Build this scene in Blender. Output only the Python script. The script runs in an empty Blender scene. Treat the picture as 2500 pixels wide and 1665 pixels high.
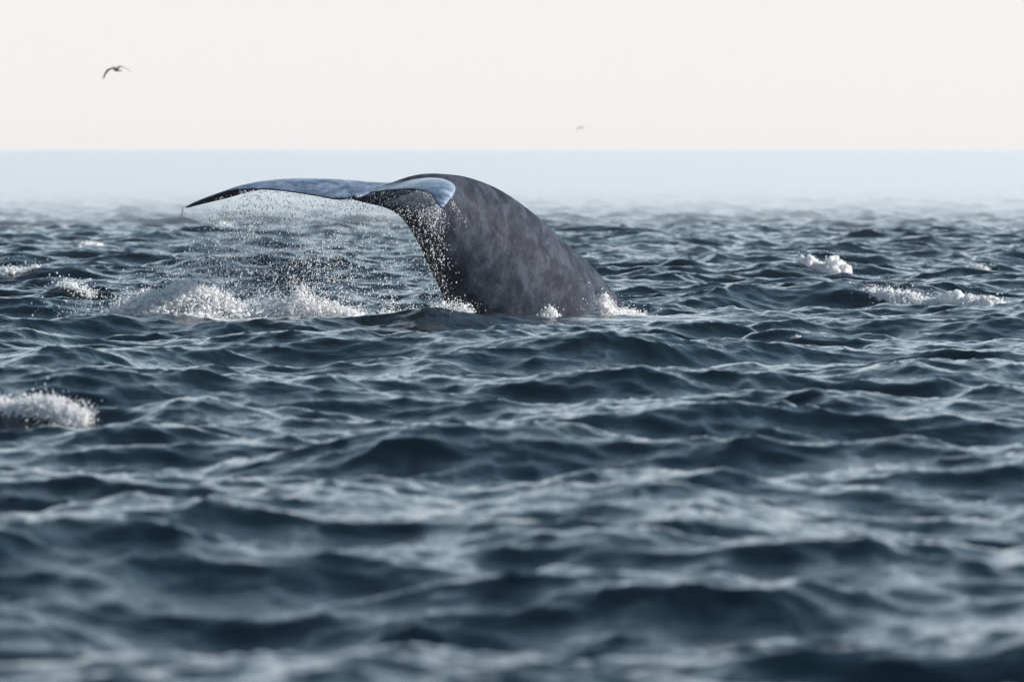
import bpy, bmesh, math, random
import numpy as np
from mathutils import Vector, Matrix

scene = bpy.context.scene
C = scene.collection
R = math.radians

# ------------------------------------------------------------------ camera
CAM_H = 2.77            # eye height on the boat (m)
FPX = 15600.0           # focal length in photo pixels (2500 px wide photo)
HORIZON = 430.0         # photo row of the true horizon
TILT = math.atan((832.5 - HORIZON) / FPX)
cam = bpy.data.cameras.new('camera')
cam.sensor_width = 36.0
cam.lens = FPX * 36.0 / 2500.0
cam.clip_start = 0.5
cam.clip_end = 9000
cam.dof.use_dof = True
cam.dof.focus_distance = 119.5
cam.dof.aperture_fstop = 2.3
cam_ob = bpy.data.objects.new('camera', cam)
C.objects.link(cam_ob)
cam_ob.location = (0, 0, CAM_H)
cam_ob.rotation_euler = (math.pi / 2 - TILT, 0, 0)
scene.camera = cam_ob

# ------------------------------------------------------------------ sky, sun, exposure
SUN_AZ, SUN_EL = 88.0, 23.0     # degrees clockwise from the view direction, elevation
world = bpy.data.worlds.new('World')
scene.world = world
world.use_nodes = True
wn, wl = world.node_tree.nodes, world.node_tree.links
bg = wn['Background']
sky = wn.new('ShaderNodeTexSky')
sky.sky_type = 'NISHITA'
sky.sun_disc = False
sky.sun_elevation = R(SUN_EL)
sky.sun_rotation = R(SUN_AZ)
sky.air_density = 1.0
sky.dust_density = 0.12
sky.ozone_density = 1.6
wtc = wn.new('ShaderNodeTexCoord')
wsep = wn.new('ShaderNodeSeparateXYZ')
wl.new(wtc.outputs['Generated'], wsep.inputs[0])
whs = wn.new('ShaderNodeHueSaturation'); whs.inputs['Saturation'].default_value = 0.85
wl.new(sky.outputs[0], whs.inputs['Color'])
wmap = wn.new('ShaderNodeMapRange')          # sea haze whitens the low sky evenly all round
wmap.interpolation_type = 'SMOOTHSTEP'
wmap.inputs[1].default_value = 0.0; wmap.inputs[2].default_value = 0.58
wmap.inputs[3].default_value = 0.97; wmap.inputs[4].default_value = 0.0
wl.new(wsep.outputs['Z'], wmap.inputs[0])
wm = wn.new('ShaderNodeMix'); wm.data_type = 'RGBA'
wr = wn.new('ShaderNodeValToRGB')             # cream at the horizon, pale blue above
wr.color_ramp.elements[0].position = 0.0; wr.color_ramp.elements[0].color = (0.835, 0.797, 0.778, 1)
wr.color_ramp.elements[1].position = 0.40; wr.color_ramp.elements[1].color = (0.52, 0.72, 0.88, 1)
_e = wr.color_ramp.elements.new(0.035); _e.color = (0.835, 0.803, 0.787, 1)
_e = wr.color_ramp.elements.new(0.12); _e.color = (0.92, 1.06, 1.17, 1)
wl.new(wsep.outputs['Z'], wr.inputs[0])
wv = wn.new('ShaderNodeMix'); wv.data_type = 'RGBA'; wv.blend_type = 'MULTIPLY'; wv.inputs[0].default_value = 1.0
wv.inputs[7].default_value = (8.25, 8.25, 8.25, 1)
wl.new(wr.outputs[0], wv.inputs[6]); wl.new(wv.outputs[2], wm.inputs[7])
wz = wn.new('ShaderNodeMix'); wz.data_type = 'RGBA'; wz.blend_type = 'MULTIPLY'; wz.inputs[0].default_value = 1.0; wz.inputs[7].default_value = (0.62, 0.85, 0.90, 1)
wl.new(whs.outputs[0], wz.inputs[6])
wl.new(wmap.outputs[0], wm.inputs[0]); wl.new(wz.outputs[2], wm.inputs[6])
wl.new(wm.outputs[2], bg.inputs[0])
bg.inputs[1].default_value = 0.085

sun_l = bpy.data.lights.new('sun', 'SUN')
sun_l.energy = 5.0
sun_l.angle = R(0.55)
sun_l.color = (1.0, 0.925, 0.85)
sun = bpy.data.objects.new('sun', sun_l)
C.objects.link(sun)
az, el = R(SUN_AZ), R(SUN_EL)
SUN_DIR = Vector((math.sin(az) * math.cos(el), math.cos(az) * math.cos(el), math.sin(el)))
sun.rotation_euler = SUN_DIR.to_track_quat('Z', 'Y').to_euler()
sun.location = (0, 0, 60)

vs = scene.view_settings
vs.view_transform = 'Standard'
vs.look = 'None'
vs.exposure = 0.68
vs.gamma = 1.0
vs.use_curve_mapping = False
cy = scene.cycles
cy.max_bounces = 8
cy.diffuse_bounces = 6
cy.glossy_bounces = 4
cy.transmission_bounces = 6
cy.volume_bounces = 2
cy.caustics_reflective = False
cy.caustics_refractive = False
cy.use_denoising = True

# ------------------------------------------------------------------ helpers
def P(u, v, y):
    """world point that the photo's pixel (u, v) shows at distance y"""
    ang = TILT + math.atan((v - 832.5) / FPX)
    return Vector(((u - 1250.0) / FPX * y, y, CAM_H - math.tan(ang) * y))

def tag(o, label=None, cat=None, group=None, kind=None):
    if label: o['label'] = label
    if cat: o['category'] = cat
    if group: o['group'] = group
    if kind: o['kind'] = kind
    return o

def link(name, me, mat=None):
    o = bpy.data.objects.new(name, me)
    C.objects.link(o)
    if mat: me.materials.append(mat)
    return o

def np_mesh(name, verts, faces, smooth=True):
    """verts (n,3), faces (m,k) with one k"""
    verts = np.asarray(verts, np.float32); faces = np.asarray(faces, np.int32)
    k = faces.shape[1]
    me = bpy.data.meshes.new(name)
    me.vertices.add(len(verts)); me.vertices.foreach_set('co', verts.ravel())
    me.loops.add(faces.size); me.loops.foreach_set('vertex_index', faces.ravel())
    me.polygons.add(len(faces))
    me.polygons.foreach_set('loop_start', np.arange(0, faces.size, k, dtype=np.int32))
    me.polygons.foreach_set('loop_total', np.full(len(faces), k, np.int32))
    me.polygons.foreach_set('use_smooth', np.full(len(faces), smooth, bool))
    me.update(calc_edges=True)
    return me

def new_mat(name):
    m = bpy.data.materials.new(name); m.use_nodes = True
    return m, m.node_tree.nodes, m.node_tree.links, m.node_tree.nodes['Principled BSDF']

def ico(sub):
    bm = bmesh.new(); bmesh.ops.create_icosphere(bm, subdivisions=sub, radius=1.0)
    bm.verts.ensure_lookup_table()
    v = np.array([x.co[:] for x in bm.verts]); f = np.array([[x.index for x in q.verts] for q in bm.faces])
    bm.free(); return v, f
ICO0, ICO1 = ico(1), ico(2)

def blobs(centres, radii, stretch=None, base=ICO0, rng=None, rough=0.0):
    """many small drops or bubbles as one vertex / face array"""
    bv, bf = base
    n, nv = len(centres), len(bv)
    sc = np.ones((n, 3)) if stretch is None else np.asarray(stretch)
    off = bv[None] * sc[:, None] * np.asarray(radii)[:, None, None]
    if rough and rng is not None:
        off = off * (1 + rough * rng.normal(size=(n, nv, 1)))
    V = (np.asarray(centres)[:, None] + off).reshape(-1, 3)
    F = (bf[None] + (np.arange(n) * nv)[:, None, None]).reshape(-1, 3)
    return V, F

# ------------------------------------------------------------------ sea: wave spectrum
rng = np.random.default_rng(11)
WIND = np.array([0.42, -0.91]); WIND = WIND / np.hypot(*WIND)
KP = 2 * math.pi / 12.0
ALPHA = 0.0155
class Cascade:
    """one periodic patch of random-phase sea holding a band of wavelengths"""
    def __init__(s, size, n, kmin, kmax, rot, spread, gain=1.0):
        s.size, s.n = size, n
        c, q = math.cos(rot), math.sin(rot)
        s.rot = np.array([[c, q], [-q, c]])
        w = s.rot @ WIND
        k1 = 2 * math.pi * np.fft.fftfreq(n, size / n)
        KX, KY = np.meshgrid(k1, k1, indexing='ij')
        K = np.hypot(KX, KY); K[0, 0] = 1
        cosd = (KX * w[0] + KY * w[1]) / K
        D = np.clip(cosd, 0, 1) ** spread + 0.12
        S = 0.5 * ALPHA * K ** -4.0 * np.exp(-1.25 * (KP / K) ** 2) * D / math.pi * 2
        win = 1 / (1 + (kmin / K) ** 12) * 1 / (1 + (K / kmax) ** 12)
        S = S * win; S[0, 0] = 0
        dk = 2 * math.pi / size
        amp = np.sqrt(S / 2) * dk
        g = rng.normal(size=(n, n)) + 1j * rng.normal(size=(n, n))
        Hk = amp * g * n * n * gain
        s.h = np.real(np.fft.ifft2(Hk)) * math.sqrt(2)
        s.dx = np.real(np.fft.ifft2(-1j * KX / K * Hk)) * math.sqrt(2)
        s.dy = np.real(np.fft.ifft2(-1j * KY / K * Hk)) * math.sqrt(2)
        s.slope = float(np.sqrt((S * K * K).sum()) * dk)
    def sample(s, x, y):
        p = s.rot @ np.stack([x, y]) / s.size * s.n
        i = np.floor(p).astype(np.int64); f = p - i
        a, b = i % s.n; a1, b1 = (a + 1) % s.n, (b + 1) % s.n
        fx, fy = f
        out = []
        for g in (s.h, s.dx, s.dy):
            out.append(g[a, b] * (1 - fx) * (1 - fy) + g[a1, b] * fx * (1 - fy) + g[a, b1] * (1 - fx) * fy + g[a1, b1] * fx * fy)
        h, dx, dy = out
        d = s.rot.T @ np.stack([dx, dy])
        return h, d[0], d[1]
CASC = [Cascade(131.0, 512, 0.0, 2.2, 0.3, 1.6, 1.2),
        Cascade(37.0, 512, 2.2, 9.0, 1.1, 0.8, 1.15),
        Cascade(11.3, 512, 9.0, 60.0, 2.2, 0.6, 1.0)]
CHOP = 1.15

# waves that carry the breaking crests: (x, y, half length, half width, height, crest angle)
RIDGES = []
def ridge(u, v, y, half_len, half_wid, height, ang=0.0):
    RIDGES.append(((u - 1250.0) / FPX * y, y, half_len, half_wid, height, ang))
def wave_y(v): return CAM_H * FPX / (v - HORIZON)
ridge(2010, 655, 176, 3.0, 1.3, 0.34, 0.06)
ridge(2230, 720, 134, 3.6, 1.4, 0.46, -0.05)
ridge(2400, 655, 178, 1.6, 1.1, 0.34, -0.1)
ridge(60, 985, 73.3, 2.3, 1.1, 0.26, -0.10)
ridge(30, 665, 169, 2.4, 1.1, 0.28, -0.1)
ridge(195, 738, 134, 1.5, 1.1, 0.20, 0.1)
ridge(1910, 812, 104, 1.2, 0.7, 0.17, 0.05)
ridge(1950, 700, 158, 1.6, 1.1, 0.20, 0.0)
ridge(990, 792, 117.0, 1.4, 0.7, 0.05, -0.1)

def sea_disp(x, y, cell):
    """offset (dx, dy, dz) of the water at rest position (x, y); cell = mesh spacing there"""
    dx = np.zeros_like(x); dy = np.zeros_like(x); dz = np.zeros_like(x)
    for c, lam in zip(CASC, (3.2, 0.75, 0.16)):
        fade = np.clip(lam * 1.6 / np.maximum(cell, 1e-3) - 0.4, 0, 1)
        h, a, b = c.sample(x, y)
        dz += h * fade; dx += -a * CHOP * fade; dy += -b * CHOP * fade
    calm = 1 - 0.6 * np.exp(-((x - 0.0) / 7.0) ** 2 - ((y - 120.3) / 3.2) ** 2)    # the whale's own slick lies flatter
    dx *= calm; dy *= calm; dz = dz * calm - 0.05 * (1 - calm)
    for (rx, ry, hl, hw, ht, an) in RIDGES:
        ca, sa = math.cos(an), math.sin(an)
        s = (x - rx) * ca + (y - ry) * sa
        t = -(x - rx) * sa + (y - ry) * ca
        e = np.exp(-(s / hl) ** 2) * np.exp(-(t / np.where(t < 0, hw * 0.75, hw * 1.5)) ** 2)
        dz += ht * e
        dy += -0.35 * ht * e
    return dx, dy, dz

def sea_at(x, y):
    x = np.atleast_1d(np.asarray(x, float)); y = np.atleast_1d(np.asarray(y, float))
    dx, dy, dz = sea_disp(x, y, np.full_like(x, 0.08))
    return np.stack([x + dx, y + dy, dz], 1)

# polar sheet round the boat out to the horizon, fine where the waves are large in view
rows = [0.6]
while rows[-1] < 4300:
    r = rows[-1]
    if r < 27: d = 0.5 + 0.02 * r
    elif r < 165: d = 0.115
    elif r < 420: d = 0.115 + (r - 165) / 255 * 0.42
    elif r < 1300: d = 0.535 + (r - 420) / 880 * 4.0
    else: d = r * 0.02 + 4
    rows.append(r + d)
rows = np.array(rows)
th = list(np.linspace(-0.094, 0.094, 421))
step, a = 0.094 / 210, 0.094
side = []
while a < math.pi:
    step *= 1.13; a += step
    side.append(min(a, math.pi))
th = np.array([-q for q in reversed(side)] + th + side)
TH, RR = np.meshgrid(th, rows)
X = (RR * np.sin(TH)).ravel(); Y = (RR * np.cos(TH)).ravel()
dth = np.gradient(th); drr = np.gradient(rows)
cell = np.maximum(np.abs(dth)[None] * RR, 0.35 * drr[:, None]).ravel()
dx, dy, dz = sea_disp(X, Y, cell)
fold = RR.ravel() < 20
V = np.stack([X + dx, Y + dy, dz], 1)
V[:len(th), 2] = 0
nr, nc = TH.shape
idx = np.arange(nr * nc).reshape(nr, nc)
F = np.stack([idx[:-1, :-1], idx[:-1, 1:], idx[1:, 1:], idx[1:, :-1]], -1).reshape(-1, 4)[:, ::-1]
print('SEA tris', len(F) * 2, 'rows', nr, 'cols', nc, 'rms h', float(dz.std()), 'slopes', [c.slope for c in CASC])
sea_me = np_mesh('sea', V, F)

# thin foam film left on the water round the splash and the breakers
FILM = [(-4.9, 119.2, 5.0, 1.2, 1.0), (0.4, 120.2, 2.2, 0.7, 0.6), (-8.6, 117.6, 2.0, .7, 0.8), (1.8, 119.2, 1.4, .6, .6)]
foam = np.zeros(len(V), np.float32)
for (fx, fy, lx, ly, am) in FILM:
    foam = np.maximum(foam, am * np.exp(-((X - fx) / lx) ** 2 - ((Y - fy) / ly) ** 2))
for (rx, ry, hl, hw, ht, an) in RIDGES[:6]:
    foam = np.maximum(foam, 0.45 * np.exp(-((X - rx) / (hl * .7)) ** 2 - ((Y - ry - .5) / (hw * 1.0)) ** 2))
at = sea_me.attributes.new('foam', 'FLOAT', 'POINT'); at.data.foreach_set('value', foam.astype(np.float32))

m, n, l, b = new_mat('sea_water')
b.inputs['Base Color'].default_value = (0.0012, 0.0055, 0.0075, 1)
b.inputs['Roughness'].default_value = 0.05
b.inputs['IOR'].default_value = 1.333
tc = n.new('ShaderNodeNewGeometry')
mp = n.new('ShaderNodeMapping'); mp.inputs['Rotation'].default_value = (0, 0, -0.43); mp.inputs['Scale'].default_value = (1.0, 1.7, 1.0)
l.new(tc.outputs['Position'], mp.inputs[0])
nz = n.new('ShaderNodeTexNoise'); nz.inputs['Scale'].default_value = 6.0; nz.inputs['Detail'].default_value = 4.0; nz.inputs['Roughness'].default_value = 0.55
l.new(mp.outputs[0], nz.inputs['Vector'])
bp = n.new('ShaderNodeBump'); bp.inputs['Strength'].default_value = 0.28; bp.inputs['Distance'].default_value = 0.05
l.new(nz.outputs[0], bp.inputs['Height']); l.new(bp.outputs[0], b.inputs['Normal'])
at_n = n.new('ShaderNodeAttribute'); at_n.attribute_name = 'foam'
fn = n.new('ShaderNodeTexNoise'); fn.inputs['Scale'].default_value = 3.0; fn.inputs['Detail'].default_value = 9.0; fn.inputs['Roughness'].default_value = 0.72; fn.inputs['Distortion'].default_value = 0.6
l.new(tc.outputs['Position'], fn.inputs['Vector'])
sub = n.new('ShaderNodeMath'); sub.operation = 'ADD'; l.new(at_n.outputs['Fac'], sub.inputs[0]); l.new(fn.outputs[0], sub.inputs[1])
fr = n.new('ShaderNodeMapRange'); fr.inputs[1].default_value = 0.92; fr.inputs[2].default_value = 1.35; l.new(sub.outputs[0], fr.inputs[0])
fb = n.new('ShaderNodeBsdfDiffuse'); fb.inputs[0].default_value = (0.72, 0.75, 0.76, 1)
mx = n.new('ShaderNodeMixShader'); l.new(fr.outputs[0], mx.inputs[0]); l.new(b.outputs[0], mx.inputs[1]); l.new(fb.outputs[0], mx.inputs[2])
l.new(mx.outputs[0], n['Material Output'].inputs['Surface'])
sea = link('sea', sea_me, m)
tag(sea, 'dark blue choppy sea with pale sky reflections between the waves', 'sea', kind='structure')

# ------------------------------------------------------------------ haze and the fog bank on the horizon
def volume_mat(name, col, dens, g):
    m = bpy.data.materials.new(name); m.use_nodes = True
    nn, ll = m.node_tree.nodes, m.node_tree.links
    nn.remove(nn['Principled BSDF'])
    v = nn.new('ShaderNodeVolumePrincipled')
    v.inputs['Color'].default_value = (*col, 1)
    v.inputs['Density'].default_value = dens
    v.inputs['Anisotropy'].default_value = g
    ll.new(v.outputs[0], nn['Material Output'].inputs['Volume'])
    return m
def prism_x(name, prof, x0, x1):
    k = len(prof)
    vv = [(x0, y, z) for y, z in prof] + [(x1, y, z) for y, z in prof]
    ff = [list(range(k))[::-1], list(range(k, 2 * k))] + [[i, (i + 1) % k, k + (i + 1) % k, k + i] for i in range(k)]
    me = bpy.data.meshes.new(name); me.from_pydata(vv, [], ff)
    bm = bmesh.new(); bm.from_mesh(me); bmesh.ops.recalc_face_normals(bm, faces=bm.faces); bm.to_mesh(me); bm.free()
    return me
haze = link('haze', prism_x('haze', [(-4600, -2.2), (4600, -2.2), (4600, 22.0), (-4600, 22.0)], -4600, 4600),
            volume_mat('haze_air', (0.93, 0.96, 1.0), 0.00007, 0.25))
tag(haze, 'thin pale sea haze over all the water', 'haze', kind='stuff')
mist = link('sea_mist', prism_x('sea_mist', [(310, -1.9), (1600, -1.9), (1600, 2.6), (500, 2.3), (310, 1.5)], -4400, 4400),
            volume_mat('mist', (0.89, 0.955, 1.0), 0.0040, 0.25))
tag(mist, 'pale sea mist hugging the far water', 'mist', kind='stuff')
fog = link('fog_bank', prism_x('fog_bank', [(700, -1.95), (4400, -1.95), (4400, 21.0), (1200, 5.8), (1000, 3.6), (700, 3.0)], -4450, 4450),
           volume_mat('fog', (0.90, 0.96, 1.0), 0.0012, 0.25))
tag(fog, 'pale blue grey fog bank lying low on the horizon', 'fog bank', kind='stuff')

# ------------------------------------------------------------------ whale tail
def cr(pts, t):
    """Catmull-Rom through pts (n,k) at parameter t in 0..n-1"""
    pts = np.asarray(pts, float); k = len(pts)
    i = int(min(max(math.floor(t), 0), k - 2)); f = t - i
    p1, p2 = pts[i], pts[i + 1]
    p0 = pts[i - 1] if i > 0 else 2 * p1 - p2
    p3 = pts[i + 2] if i + 2 < k else 2 * p2 - p1
    return 0.5 * ((2 * p1) + (-p0 + p2) * f + (2 * p0 - 5 * p1 + 4 * p2 - p3) * f * f + (-p0 + 3 * p1 - 3 * p2 + p3) * f ** 3)

WY = 120.0
HEAD = R(47.0)                                   # heading: to the right and away
LAT = Vector((-math.sin(HEAD), math.cos(HEAD), 0))   # whale's own left
# tail stock: dorsal (u, v), ventral (u, v), half width (m)
STOCK = [(866, 476, 858, 489, .05), (905, 462, 905, 499, .12), (950, 450, 940, 509, .20), (1005, 438, 962, 526, .27),
         (1055, 433, 985, 551, .33), (1110, 440, 1003, 583, .40), (1180, 460, 1020, 625, .50), (1260, 503, 1037, 670, .62),
         (1340, 568, 1056, 714, .74), (1420, 647, 1077, 762, .86), (1500, 729, 1102, 815, .96), (1565, 805, 1132, 872, 1.03),
         (1640, 905, 1180, 950, 1.1), (1700, 1000, 1240, 1040, 1.1)]
def stock_y(u): return WY + (u - 930) / 130.0 * math.tan(HEAD)
sv, sf = [], []
NS, NA = 120, 64
cent = []
for i in range(NS):
    q = cr(STOCK, i / (NS - 1) * (len(STOCK) - 1)); cent.append(q)
for i, q in enumerate(cent):
    du, dv, vu, vv, W = q
    cu, cvv = (du + vu) / 2, (dv + vv) / 2
    yy = stock_y(cu)
    c = P(cu, cvv, yy)
    j0, j1 = max(i - 1, 0), min(i + 1, NS - 1)
    a0, a1 = cent[j0], cent[j1]
    u0, u1 = (a0[0] + a0[2]) / 2, (a1[0] + a1[2]) / 2
    T = (P(u1, (a1[1] + a1[3]) / 2, stock_y(u1)) - P(u0, (a0[1] + a0[3]) / 2, stock_y(u0))).normalized()
    dor = LAT.cross(T).normalized()
    if dor.z < 0: dor = -dor
    lat = T.cross(dor).normalized()
    # half extent wanted in the picture plane along the dorsal-ventral line
    pd, pv = P(du, dv, yy), P(vu, vv, yy)
    half = (pd - pv).length / 2
    nrm = (pd - pv).normalized()
    tt = Vector((T.x, 0, T.z)).normalized(); nn_ = Vector((-tt.z, 0, tt.x))
    if nn_.dot(nrm) < 0: nn_ = -nn_
    want = half * abs(nrm.dot(nn_))
    hw = W * abs(lat.dot(nn_)); hd = abs(dor.dot(nn_))
    H = math.sqrt(max(want ** 2 - hw ** 2, (0.35 * want) ** 2)) / max(hd, 0.3)
    for j in range(NA):
        an = 2 * math.pi * j / NA
        s, k = math.sin(an), math.cos(an)
        # flanks flattened towards a narrow dorsal and ventral keel
        sh = math.copysign(abs(s) ** 1.15, s)
        sv.append(c + dor * (H * k) + lat * (W * sh))
for i in range(NS - 1):
    for j in range(NA):
        j2 = (j + 1) % NA
        sf.append((i * NA + j, i * NA + j2, (i + 1) * NA + j2, (i + 1) * NA + j))
sf.append(tuple(range(NA))[::-1]); sf.append(tuple((NS - 1) * NA + j for j in range(NA)))

# flukes: trailing edge (u, v, depth), leading edge (u, v, depth), thickness (m), camber (m)
FL = [(449, 507, 1.02, 462, 506, 1.07, .035, .0),
      (480, 493, .96, 510, 493, 1.15, .07, .01), (515, 480, .90, 560, 480, 1.25, .10, .02), (561, 466.5, .82, 625, 461, 1.35, .13, .03),
      (610, 463, .73, 700, 450, 1.55, .15, .05), (675, 465, .55, 780, 446, 1.55, .17, .05), (760, 477, .30, 868, 448, 1.35, .19, .04),
      (825, 487, .10, 930, 452, 1.15, .21, .0), (878, 476, .05, 985, 456, 1.0, .24, -.02), (919, 469, -.60, 1020, 452, .45, .21, .0),
      (961, 464.6, -1.3, 1052, 447, -.35, .19, .03), (1000, 462.5, -2.0, 1086, 447, -1.15, .17, .05), (1030, 466, -2.6, 1106, 452, -1.8, .15, .05),
      (1048, 473, -3.0, 1113, 463, -2.4, .13, .04), (1060, 488, -3.35, 1106, 482, -2.95, .10, .03), (1069, 502, -3.6, 1090, 500, -3.45, .06, .01),
      (1077, 507, -3.7, 1083, 507, -3.68, .03, .0)]
NF, NCH = 220, 22
fst = [cr(FL, i / (NF - 1) * (len(FL) - 1)) for i in range(NF)]
le = [P(q[3], q[4], WY + q[5]) for q in fst]
te = [P(q[0], q[1], WY + q[2]) for q in fst]
fv, ff = [], []
rr = random.Random(5)
for i, q in enumerate(fst):
    A, B = le[i], te[i]
    B = B + (A - B) * (0.012 * math.sin(i * 1.7) * rr.random())
    i0, i1 = max(i - 1, 0), min(i + 1, NF - 1)
    span = (le[i1] + te[i1] - le[i0] - te[i0]).normalized()
    ch = (B - A)
    up = span.cross(ch).normalized()
    if up.z < 0: up = -up
    th_, cb = q[6], q[7]
    ring = []
    for s in range(2 * NCH):
        if s <= NCH: x = 1 - s / NCH; sgn = 1
        else: x = (s - NCH) / NCH; sgn = -1
        x2 = x * x if False else 0.5 * (1 - math.cos(math.pi * x)) * 0.5 + 0.5 * x
        t = 5 * th_ * (0.2969 * math.sqrt(max(x2, 0)) - 0.126 * x2 - 0.3516 * x2 ** 2 + 0.2843 * x2 ** 3 - 0.1015 * x2 ** 4) + 0.013 * x2
        off = sgn * t + cb * math.sin(math.pi * x2)
        ring.append(A + ch * x2 + up * off)
    fv += ring
M = 2 * NCH
for i in range(NF - 1):
    for j in range(M):
        j2 = (j + 1) % M
        ff.append((i * M + j, i * M + j2, (i + 1) * M + j2, (i + 1) * M + j))
ff.append(tuple(range(M))[::-1]); ff.append(tuple((NF - 1) * M + j for j in range(M)))

def closed_mesh(name, v, f):
    me = bpy.data.meshes.new(name); me.from_pydata([tuple(x) for x in v], [], f)
    bm = bmesh.new(); bm.from_mesh(me)
    bmesh.ops.recalc_face_normals(bm, faces=bm.faces)
    bm.to_mesh(me); bm.free()
    return me
off = len(sv)
whale_me = closed_mesh('whale', sv + fv, sf + [tuple(x + off for x in q) for q in ff])
def remeshed(me, voxel, smooth_it, fac=0.5):
    o = bpy.data.objects.new('build', me); C.objects.link(o)
    r = o.modifiers.new('r', 'REMESH'); r.mode = 'VOXEL'; r.voxel_size = voxel; r.use_smooth_shade = True
    if smooth_it:
        s = o.modifiers.new('s', 'SMOOTH'); s.iterations = smooth_it; s.factor = fac
    dg = bpy.context.evaluated_depsgraph_get()
    out = bpy.data.meshes.new_from_object(o.evaluated_get(dg))
    bpy.data.objects.remove(o)
    return out
whale_me = remeshed(whale_me, 0.021, 4)
whale_me.name = 'whale'

m, n, l, b = new_mat('whale_skin')
geo = n.new('ShaderNodeNewGeometry')
mp = n.new('ShaderNodeMapping'); mp.inputs['Rotation'].default_value = (0.2, -0.6, 0.5); mp.inputs['Scale'].default_value = (1.0, 1.0, 0.75)
l.new(geo.outputs['Position'], mp.inputs[0])
n1 = n.new('ShaderNodeTexNoise'); n1.inputs['Scale'].default_value = 3.1; n1.inputs['Detail'].default_value = 4.5; n1.inputs['Roughness'].default_value = 0.5; n1.inputs['Distortion'].default_value = 0.5
l.new(mp.outputs[0], n1.inputs['Vector'])
n2 = n.new('ShaderNodeTexNoise'); n2.inputs['Scale'].default_value = 13.0; n2.inputs['Detail'].default_value = 4.0; n2.inputs['Distortion'].default_value = 0.8
l.new(mp.outputs[0], n2.inputs['Vector'])
am = n.new('ShaderNodeMath'); am.operation = 'MULTIPLY_ADD'; am.inputs[1].default_value = 0.55; l.new(n2.outputs[0], am.inputs[0]); l.new(n1.outputs[0], am.inputs[2])
cr1 = n.new('ShaderNodeValToRGB')
cr1.color_ramp.elements[0].position = 0.58; cr1.color_ramp.elements[0].color = (0.013, 0.0165, 0.026, 1)
cr1.color_ramp.elements[1].position = 0.95; cr1.color_ramp.elements[1].color = (0.054, 0.063, 0.088, 1)
e = cr1.color_ramp.elements.new(0.76); e.color = (0.028, 0.034, 0.048, 1)
l.new(am.outputs[0], cr1.inputs[0])
b.inputs['Roughness'].default_value = 0.6
b.inputs['Specular IOR Level'].default_value = 0.07
b.inputs['IOR'].default_value = 1.38
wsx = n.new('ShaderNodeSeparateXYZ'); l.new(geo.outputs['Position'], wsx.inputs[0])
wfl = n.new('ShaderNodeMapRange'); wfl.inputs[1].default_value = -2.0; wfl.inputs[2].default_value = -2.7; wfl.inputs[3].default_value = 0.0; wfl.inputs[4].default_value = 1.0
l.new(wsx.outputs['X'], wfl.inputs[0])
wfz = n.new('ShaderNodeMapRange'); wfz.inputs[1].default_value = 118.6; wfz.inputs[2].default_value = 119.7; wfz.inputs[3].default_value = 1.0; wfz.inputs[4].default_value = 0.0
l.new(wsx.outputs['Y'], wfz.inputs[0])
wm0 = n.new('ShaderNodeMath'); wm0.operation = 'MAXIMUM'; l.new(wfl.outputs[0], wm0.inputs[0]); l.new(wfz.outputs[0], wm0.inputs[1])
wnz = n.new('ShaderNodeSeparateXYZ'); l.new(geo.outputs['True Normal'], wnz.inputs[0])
wup = n.new('ShaderNodeMapRange'); wup.inputs[1].default_value = 0.0; wup.inputs[2].default_value = 0.35; l.new(wnz.outputs['Z'], wup.inputs[0])   # only upward fluke faces: wet coat, and sky light painted into the colour
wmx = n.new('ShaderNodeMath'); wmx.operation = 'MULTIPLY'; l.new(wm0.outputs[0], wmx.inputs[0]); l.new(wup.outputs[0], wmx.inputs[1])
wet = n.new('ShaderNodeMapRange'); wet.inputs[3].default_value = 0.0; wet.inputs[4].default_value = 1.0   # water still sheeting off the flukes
mc = n.new('ShaderNodeMix'); mc.data_type = 'RGBA'; mc.blend_type = 'MULTIPLY'; mc.inputs[7].default_value = (5.0, 5.4, 5.3, 1)   # paler, bluer fluke skin, with sky light painted into its upper side
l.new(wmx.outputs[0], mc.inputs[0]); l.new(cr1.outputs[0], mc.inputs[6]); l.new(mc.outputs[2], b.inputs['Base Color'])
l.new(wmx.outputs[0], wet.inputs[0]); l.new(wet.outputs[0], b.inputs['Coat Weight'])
b.inputs['Coat Roughness'].default_value = 0.15
b.inputs['Coat IOR'].default_value = 1.33
n3 = n.new('ShaderNodeTexNoise'); n3.inputs['Scale'].default_value = 26.0; n3.inputs['Detail'].default_value = 5.0
mp3 = n.new('ShaderNodeMapping'); mp3.inputs['Rotation'].default_value = (0, 0, -0.8); mp3.inputs['Scale'].default_value = (0.30, 1.0, 1.0)
l.new(geo.outputs['Position'], mp3.inputs[0]); l.new(mp3.outputs[0], n3.inputs['Vector'])
b3 = n.new('ShaderNodeBump'); b3.inputs['Strength'].default_value = 0.35; b3.inputs['Distance'].default_value = 0.018
l.new(n3.outputs[0], b3.inputs['Height']); l.new(b3.outputs[0], b.inputs['Normal']); l.new(b3.outputs[0], b.inputs['Coat Normal'])
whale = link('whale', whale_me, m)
tag(whale, 'mottled grey whale tail stock and drooping flukes rising from the sea', 'whale')

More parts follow.
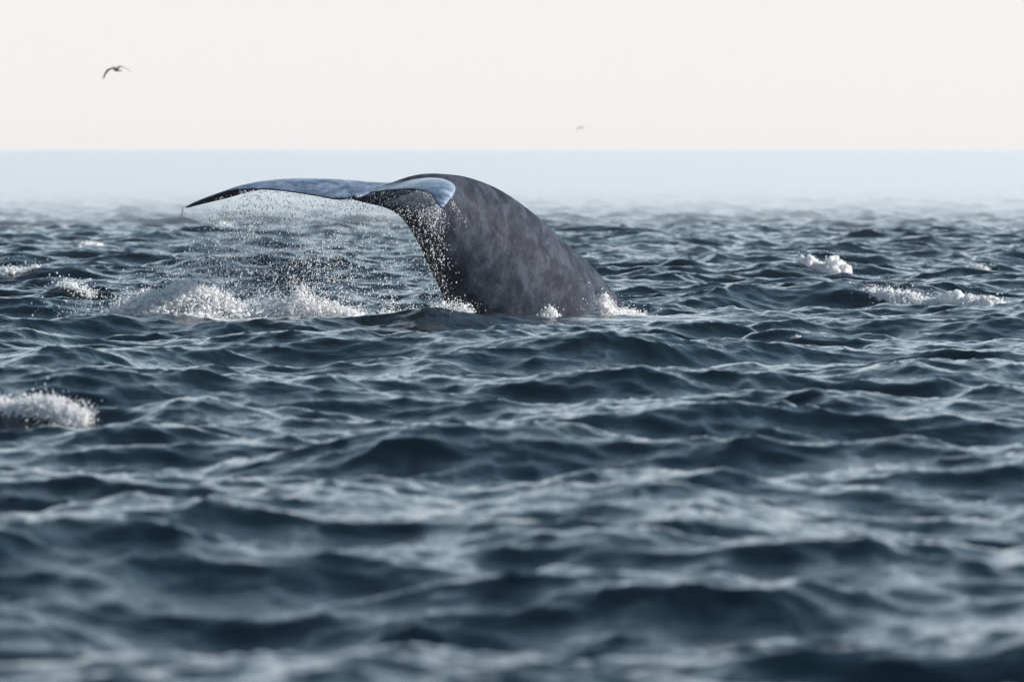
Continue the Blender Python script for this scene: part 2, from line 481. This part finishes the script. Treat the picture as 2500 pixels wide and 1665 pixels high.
# ------------------------------------------------------------------ foam, splashes and whitecaps
m, n, l, b = new_mat('foam_white')
nt = n
df = n.new('ShaderNodeBsdfDiffuse'); df.inputs[0].default_value = (0.92, 0.925, 0.93, 1)
tr = n.new('ShaderNodeBsdfTranslucent'); tr.inputs[0].default_value = (0.92, 0.93, 0.94, 1)
ms = n.new('ShaderNodeMixShader'); ms.inputs[0].default_value = 0.5
l.new(df.outputs[0], ms.inputs[1]); l.new(tr.outputs[0], ms.inputs[2]); l.new(ms.outputs[0], n['Material Output'].inputs['Surface'])
n.remove(b)
FOAM = m
m, n, l, b = new_mat('water_drop')
b.inputs['Base Color'].default_value = (0.93, 0.95, 0.97, 1)
b.inputs['Roughness'].default_value = 0.15
b.inputs['IOR'].default_value = 1.333
b.inputs['Transmission Weight'].default_value = 0.3
tr = n.new('ShaderNodeBsdfTranslucent'); tr.inputs[0].default_value = (0.95, 0.96, 0.97, 1)
ms = n.new('ShaderNodeMixShader'); ms.inputs[0].default_value = 0.5
l.new(b.outputs[0], ms.inputs[1]); l.new(tr.outputs[0], ms.inputs[2]); l.new(ms.outputs[0], n['Material Output'].inputs['Surface'])
DROP = m

def foam_mass(name, env, label, cat, group, voxel, seed, n_core, r_core, n_fine, r_fine, n_drop=0, drop_up=0.4):
    """env(rng, k) -> (k,3) centres; core lumps fused into one lumpy mass, fine froth and drops scattered over it"""
    g = np.random.default_rng(seed)
    cc = env(g, n_core, 2.0)
    rc = g.uniform(r_core[0], r_core[1], n_core)
    Vc, Fc = blobs(cc, rc, base=ICO1, rng=g, rough=0.10)
    core = remeshed(np_mesh('c', Vc, Fc), voxel, 1, 0.4)
    nv = len(core.vertices); co = np.empty(nv * 3, np.float32); core.vertices.foreach_get('co', co); co = co.reshape(-1, 3)
    nn = np.empty(nv * 3, np.float32); core.vertices.foreach_get('normal', nn)
    co = co + nn.reshape(-1, 3) * (g.normal(size=(nv, 1)) * voxel * 0.42).astype(np.float32)
    core.calc_loop_triangles(); tri = np.empty(len(core.loop_triangles) * 3, np.int32); core.loop_triangles.foreach_get('vertices', tri); tri = tri.reshape(-1, 3)
    cf = env(g, n_fine)
    cf = cf + g.normal(size=cf.shape) * np.array([.07, .07, .05])
    if not n_fine: n_fine = 1; cf = cc[:1]
    rf = r_fine[0] + (r_fine[1] - r_fine[0]) * g.random(n_fine) ** 2.5
    Vf, Ff = blobs(cf, rf, stretch=g.uniform(.7, 1.4, (n_fine, 3)), base=ICO0)
    Vs, Fs = [co, Vf], [tri, Ff + len(co)]
    if n_drop:
        cd = env(g, n_drop); cd[:, 2] += np.abs(g.normal(size=n_drop)) * drop_up; cd[:, 0] += g.normal(size=n_drop) * .25
        rd = r_fine[0] + (r_fine[1] - r_fine[0]) * g.random(n_drop) ** 3
        Vd, Fd = blobs(cd, rd, base=ICO0); Fs.append(Fd + len(co) + len(Vf)); Vs.append(Vd)
    me = np_mesh(name, np.concatenate(Vs), np.concatenate(Fs))
    return tag(link(name, me, FOAM), label, cat, group)

def crest_env(pts, depth, tall=1.35, wob=0.38):
    """pts: list of (u, v_top, v_bottom, y): a crest line seen in the photo with a height at each place"""
    pp = np.array(pts, float)
    def env(g, k, pw=1.2):
        t = g.random(k) * (len(pp) - 1)
        i = np.minimum(t.astype(int), len(pp) - 2); f = (t - i)[:, None]
        q = pp[i] * (1 - f) + pp[i + 1] * f
        y = q[:, 3] + g.normal(size=k) * depth
        x = (q[:, 0] - 1250) / FPX * q[:, 3]
        s = sea_at(x, y)
        hgt = (q[:, 2] - q[:, 1]) / FPX * q[:, 3]
        ph = x * 7.0
        mod = 1 - wob + wob * np.sin(ph + 1.7 * np.sin(ph * 0.43)) * np.sin(ph * .31 + 1)
        w = np.exp(-((y - q[:, 3]) / (1.3 * depth + 1e-6)) ** 2)
        z = s[:, 2] - 0.03 + g.random(k) ** pw * hgt * tall * mod * (0.45 + 0.55 * w)
        return np.stack([s[:, 0], s[:, 1], z], 1)
    return env

GW = 'whitecaps on the open sea'
caps = [
  ('short thick whitecap on the open sea just beyond the long low one', [(1968, 634, 655, 176), (2005, 636, 658, 175.6), (2035, 622, 660, 175.2), (2078, 648, 662, 175)], .16, 240, (.05, .12), 900, 40),
  ('long low whitecap running along the crest of a dark wave', [(2130, 714, 722, 134), (2180, 704, 720, 133.6), (2230, 703, 722, 133.4), (2290, 716, 730, 133.2)], .14, 260, (.03, .08), 1500, 120),
  ('thick lumpy white whitecap at the end of the dark wave crest', [(2300, 712, 722, 133.4), (2335, 694, 725, 133), (2375, 690, 730, 132.8), (2415, 700, 734, 132.6), (2460, 726, 738, 132.4)], .17, 420, (.05, .12), 1500, 60),
  ('tiny pale whitecap on the far sea beyond the thick lumpy one', [(2380, 648, 655, 178), (2400, 645, 658, 177.6), (2415, 655, 660, 177.4)], .12, 80, (.04, .08), 350, 20),
  ('blurred foam breaking alone on the near water in front of the splash', [(-30, 952, 985, 73.3), (60, 950, 982, 73), (125, 955, 985, 72.8), (185, 985, 1000, 72.5)], .12, 800, (.012, .03), 6000, 80),
  ('thin foam crest on the open sea beyond the foam flecked steep wave', [(-20, 652, 664, 169), (30, 650, 664, 169), (80, 663, 668, 169)], .12, 130, (.03, .07), 900, 80),
  ('foam flecks on the steep dark wave next to the white splash', [(150, 722, 730, 134), (190, 720, 736, 133.8), (232, 724, 736, 133.6)], .10, 50, (.02, .05), 900, 120),
  ('tiny fleck of foam on a small wave between the whale and the long low whitecap', [(1920, 800, 804, 104), (1931, 800, 806, 104), (1943, 804, 808, 104)], .008, 500, (.03, .045), 0, 0),
  ('faint pale whitecap in the mist behind the falling drops', [(525, 556, 562, 330), (545, 550, 566, 330), (562, 560, 566, 330)], .3, 60, (.08, .16), 100, 0),
  ('faint low whitecap on the misty sea farther off than the thin foam crest', [(185, 620, 624, 232), (215, 616, 624, 232), (252, 620, 625, 232)], .2, 90, (.07, .13), 200, 0),
]
for i, (lab, pts, dep, nco, rco, nfi, ndr) in enumerate(caps):
    foam_mass('whitecap', crest_env(pts, dep), lab, 'whitecap', GW, 0.016 if pts[0][3] < 100 else 0.03, 100 + i, nco, rco, nfi, (.004, .014) if pts[0][3] < 100 else (.008, .026), ndr, .12)

GS = 'white water round the whale'
foam_mass('splash', crest_env([(150, 778, 788, 118.6), (200, 770, 790, 118.9), (260, 748, 790, 119.0), (330, 738, 790, 119.2), (400, 722, 790, 119.3), (480, 722, 788, 119.3), (530, 744, 788, 119.3), (600, 765, 788, 119.3)], .30, 1.75, .2),
          'wide white splash thrown up where the water falls from the fluke tip', 'splash', GS, .022, 201, 2600, (.018, .048), 20000, (.004, .017), 2200, .22)
foam_mass('splash', crest_env([(600, 762, 788, 119.3), (680, 742, 788, 119.3), (740, 726, 790, 119.2), (800, 745, 790, 119.2), (880, 768, 788, 119.1)], .25, 1.6, .2),
          'lower frothy splash between the white splash and the tail stock', 'splash', GS, .022, 202, 900, (.015, .042), 12000, (.004, .016), 1200, .2)
foam_mass('splash', crest_env([(880, 760, 784, 119.4), (1000, 754, 784, 119.4), (1080, 764, 785, 119.2), (1140, 772, 786, 119.0)], .14, 2.6),
          'golden froth swirling against the shaded edge of the tail stock', 'splash', GS, .024, 203, 300, (.015, .04), 5000, (.004, .016), 400, .1)
foam_mass('splash', crest_env([(1455, 770, 800, 121.0), (1475, 760, 800, 120.9), (1510, 768, 800, 121.1), (1575, 786, 801, 121.9)], .10, 1.5),
          'bright white water splashing against the back of the whale', 'splash', GS, .022, 204, 600, (.015, .045), 5000, (.004, .016), 400, .1)
foam_mass('splash', crest_env([(1312, 782, 790, 120.3), (1335, 770, 792, 120.2), (1352, 788, 796, 120.2)], .05, 2.6),
          'small clump of foam lapping the flank of the whale', 'splash', GS, .02, 205, 140, (.03, .05), 500, (.006, .02), 0)

# ------------------------------------------------------------------ falling drops
g = np.random.default_rng(77)
cs, rs, st = [], [], []
def add_drops(u, v, y, r, stretch):
    for k in range(len(u)):
        p = P(u[k], v[k], y[k]); cs.append(p[:]); rs.append(r[k]); st.append((1, 1, stretch[k]))
TEu = np.array([q[0] for q in fst]); TEv = np.array([q[1] for q in fst]); TEy = np.array([q[2] for q in fst])
def from_edge(n, s0, s1, reach, drift, rmin, rmax, yj, power=1.0):
    t = g.uniform(s0, s1, n) * (NF - 1)
    u = np.interp(t, np.arange(NF), TEu); v = np.interp(t, np.arange(NF), TEv); y = np.interp(t, np.arange(NF), TEy)
    f = g.random(n) ** power
    fall = f * reach
    add_drops(u + drift * f + g.normal(size=n) * (4 + 22 * f), v + 3 + fall, WY + y + g.normal(size=n) * yj,
              rmin + (rmax - rmin) * g.random(n) ** 3.0, 1 + 1.2 * g.random(n))
# fringe along the trailing edge, then the loose curtain below it
from_edge(1100, .22, .52, 40, -8, .004, .010, .1, 2.2)
from_edge(3800, .14, .50, 270, -110, .004, .015, .4, .7)
from_edge(2200, .20, .56, 260, -40, .004, .013, .5, .7)
from_edge(900, .50, .97, 60, 0, .004, .011, .12, 1.5)
from_edge(2200, .54, .98, 260, 10, .003, .012, .25, 1.25)
# plumes thrown off to the left
for (u0, v0, su, sv_, k) in [(600, 570, 55, 40, 700), (540, 640, 60, 45, 900), (500, 700, 70, 30, 800), (660, 540, 50, 25, 350), (720, 650, 90, 45, 700), (850, 690, 80, 40, 400), (420, 730, 90, 25, 500), (250, 760, 80, 25, 250)]:
    add_drops(g.normal(u0, su, k), np.minimum(g.normal(v0, sv_, k), 785), WY + .6 + g.normal(size=k) * .5, .005 + .012 * g.random(k) ** 3, 1 + .8 * g.random(k))
# thin stream from the fluke tip
k = 26; f = np.linspace(0, 1, k)
add_drops(447 - 6 * f ** 1.5 + g.normal(size=k) * 1.0, 508 + 24 * f, np.full(k, WY + 1.0), .009 - .003 * f, np.full(k, 1.5))
# drops added off the near fluke tip, standing in for the flank's golden glint
k = 90; f = g.random(k) ** 1.1
add_drops(1101 + 38 * f + g.normal(size=k) * (2 + 5 * f), 492 + 60 * f + g.normal(size=k) * 5, 116.8 + 2.9 * f + g.normal(size=k) * .05, .003 + .008 * g.random(k) ** 2, 1 + .8 * g.random(k))
Vd, Fd = blobs(np.array(cs), np.array(rs), stretch=np.array(st), base=ICO0)
drops = link('spray', np_mesh('spray', Vd, Fd), DROP)
tag(drops, 'curtain of sparkling water drops falling from the flukes', 'spray', kind='stuff')
print('SPRAY tris', len(Fd))

# ------------------------------------------------------------------ gulls
m, n, l, b = new_mat('gull_feathers')
geo = n.new('ShaderNodeTexCoord'); sp = n.new('ShaderNodeSeparateXYZ'); l.new(geo.outputs['Object'], sp.inputs[0])
ab = n.new('ShaderNodeMath'); ab.operation = 'ABSOLUTE'; l.new(sp.outputs['X'], ab.inputs[0])
rp = n.new('ShaderNodeValToRGB')
rp.color_ramp.elements[0].position = 0.10; rp.color_ramp.elements[0].color = (0.16, 0.155, 0.15, 1)
rp.color_ramp.elements[1].position = 0.22; rp.color_ramp.elements[1].color = (0.10, 0.095, 0.09, 1)
l.new(ab.outputs[0], rp.inputs[0]); l.new(rp.outputs[0], b.inputs['Base Color']); b.inputs['Roughness'].default_value = 0.8
GULL = m
def gull_mesh(name, lift):
    """body along +Y (bill forward), wings along X, one closed surface"""
    bm = bmesh.new()
    prof = [(-.26, .012, 0), (-.20, .035, 0), (-.10, .062, -.004), (0, .075, -.008), (.10, .066, -.004), (.17, .045, .010), (.21, .042, .018), (.25, .032, .016), (.275, .012, .010), (.31, .004, .004)]
    rings = []
    for (y, r, z) in prof:
        rings.append([bm.verts.new((r * math.cos(a), y, z + r * .9 * math.sin(a))) for a in [2 * math.pi * k / 12 for k in range(12)]])
    for r0, r1 in zip(rings, rings[1:]):
        for k in range(12): bm.faces.new((r0[k], r0[(k + 1) % 12], r1[(k + 1) % 12], r1[k]))
    bm.faces.new(rings[0][::-1]); bm.faces.new(rings[-1])
    tail = [(-.035, -.2), (-.075, -.36), (0, -.38), (.075, -.36), (.035, -.2)]
    t0 = [bm.verts.new((x, y, .012)) for x, y in tail]; t1 = [bm.verts.new((x, y, -.004)) for x, y in tail]
    bm.faces.new(t0); bm.faces.new(t1[::-1])
    for k in range(5): bm.faces.new((t0[k], t1[k], t1[(k + 1) % 5], t0[(k + 1) % 5]))
    for s in (-1, 1):
        stn = [(.03, .10, -.08, .01, .03), (.16, .135, -.075, .05, .026), (.28, .15, -.06, .03, .02), (.40, .11, -.07, -.05, .014), (.53, .03, -.11, -.17, .009), (.62, -.09, -.14, -.29 * lift, .004)]
        rg = []
        for (x, yl, yt, z, t) in stn:
            sec = [(yl, 0), ((yl * .7 + yt * .3), t), ((yl + yt) / 2, t * .8), (yt, 0), ((yl + yt) / 2, -t * .3), ((yl * .7 + yt * .3), -t * .5)]
            rg.append([bm.verts.new((s * x, yy, z + zz)) for yy, zz in sec])
        for r0, r1 in zip(rg, rg[1:]):
            for k in range(6): bm.faces.new((r0[k], r0[(k + 1) % 6], r1[(k + 1) % 6], r1[k]))
        bm.faces.new(rg[0]); bm.faces.new(rg[-1])
    bmesh.ops.recalc_face_normals(bm, faces=bm.faces)
    me = bpy.data.meshes.new(name); bm.to_mesh(me); bm.free()
    for p in me.polygons: p.use_smooth = True
    return me
gm = remeshed(gull_mesh('gull', 1.0), 0.008, 2)
gm.materials.clear()
g1 = link('gull', gm, GULL); g1.location = P(284, 170, 225)
g1.rotation_euler = (R(12), R(-12), R(30))
tag(g1, 'gull gliding with drooped wings high over the long fluke', 'gull')
gm2 = remeshed(gull_mesh('gull', 0.7), 0.012, 2)
gm2.materials.clear()
g2 = link('gull', gm2, GULL); g2.location = P(1418, 312, 620)
g2.rotation_euler = (R(5), R(-14), R(30))
tag(g2, 'tiny faint gull far off above the fog bank behind the tail stock', 'gull')
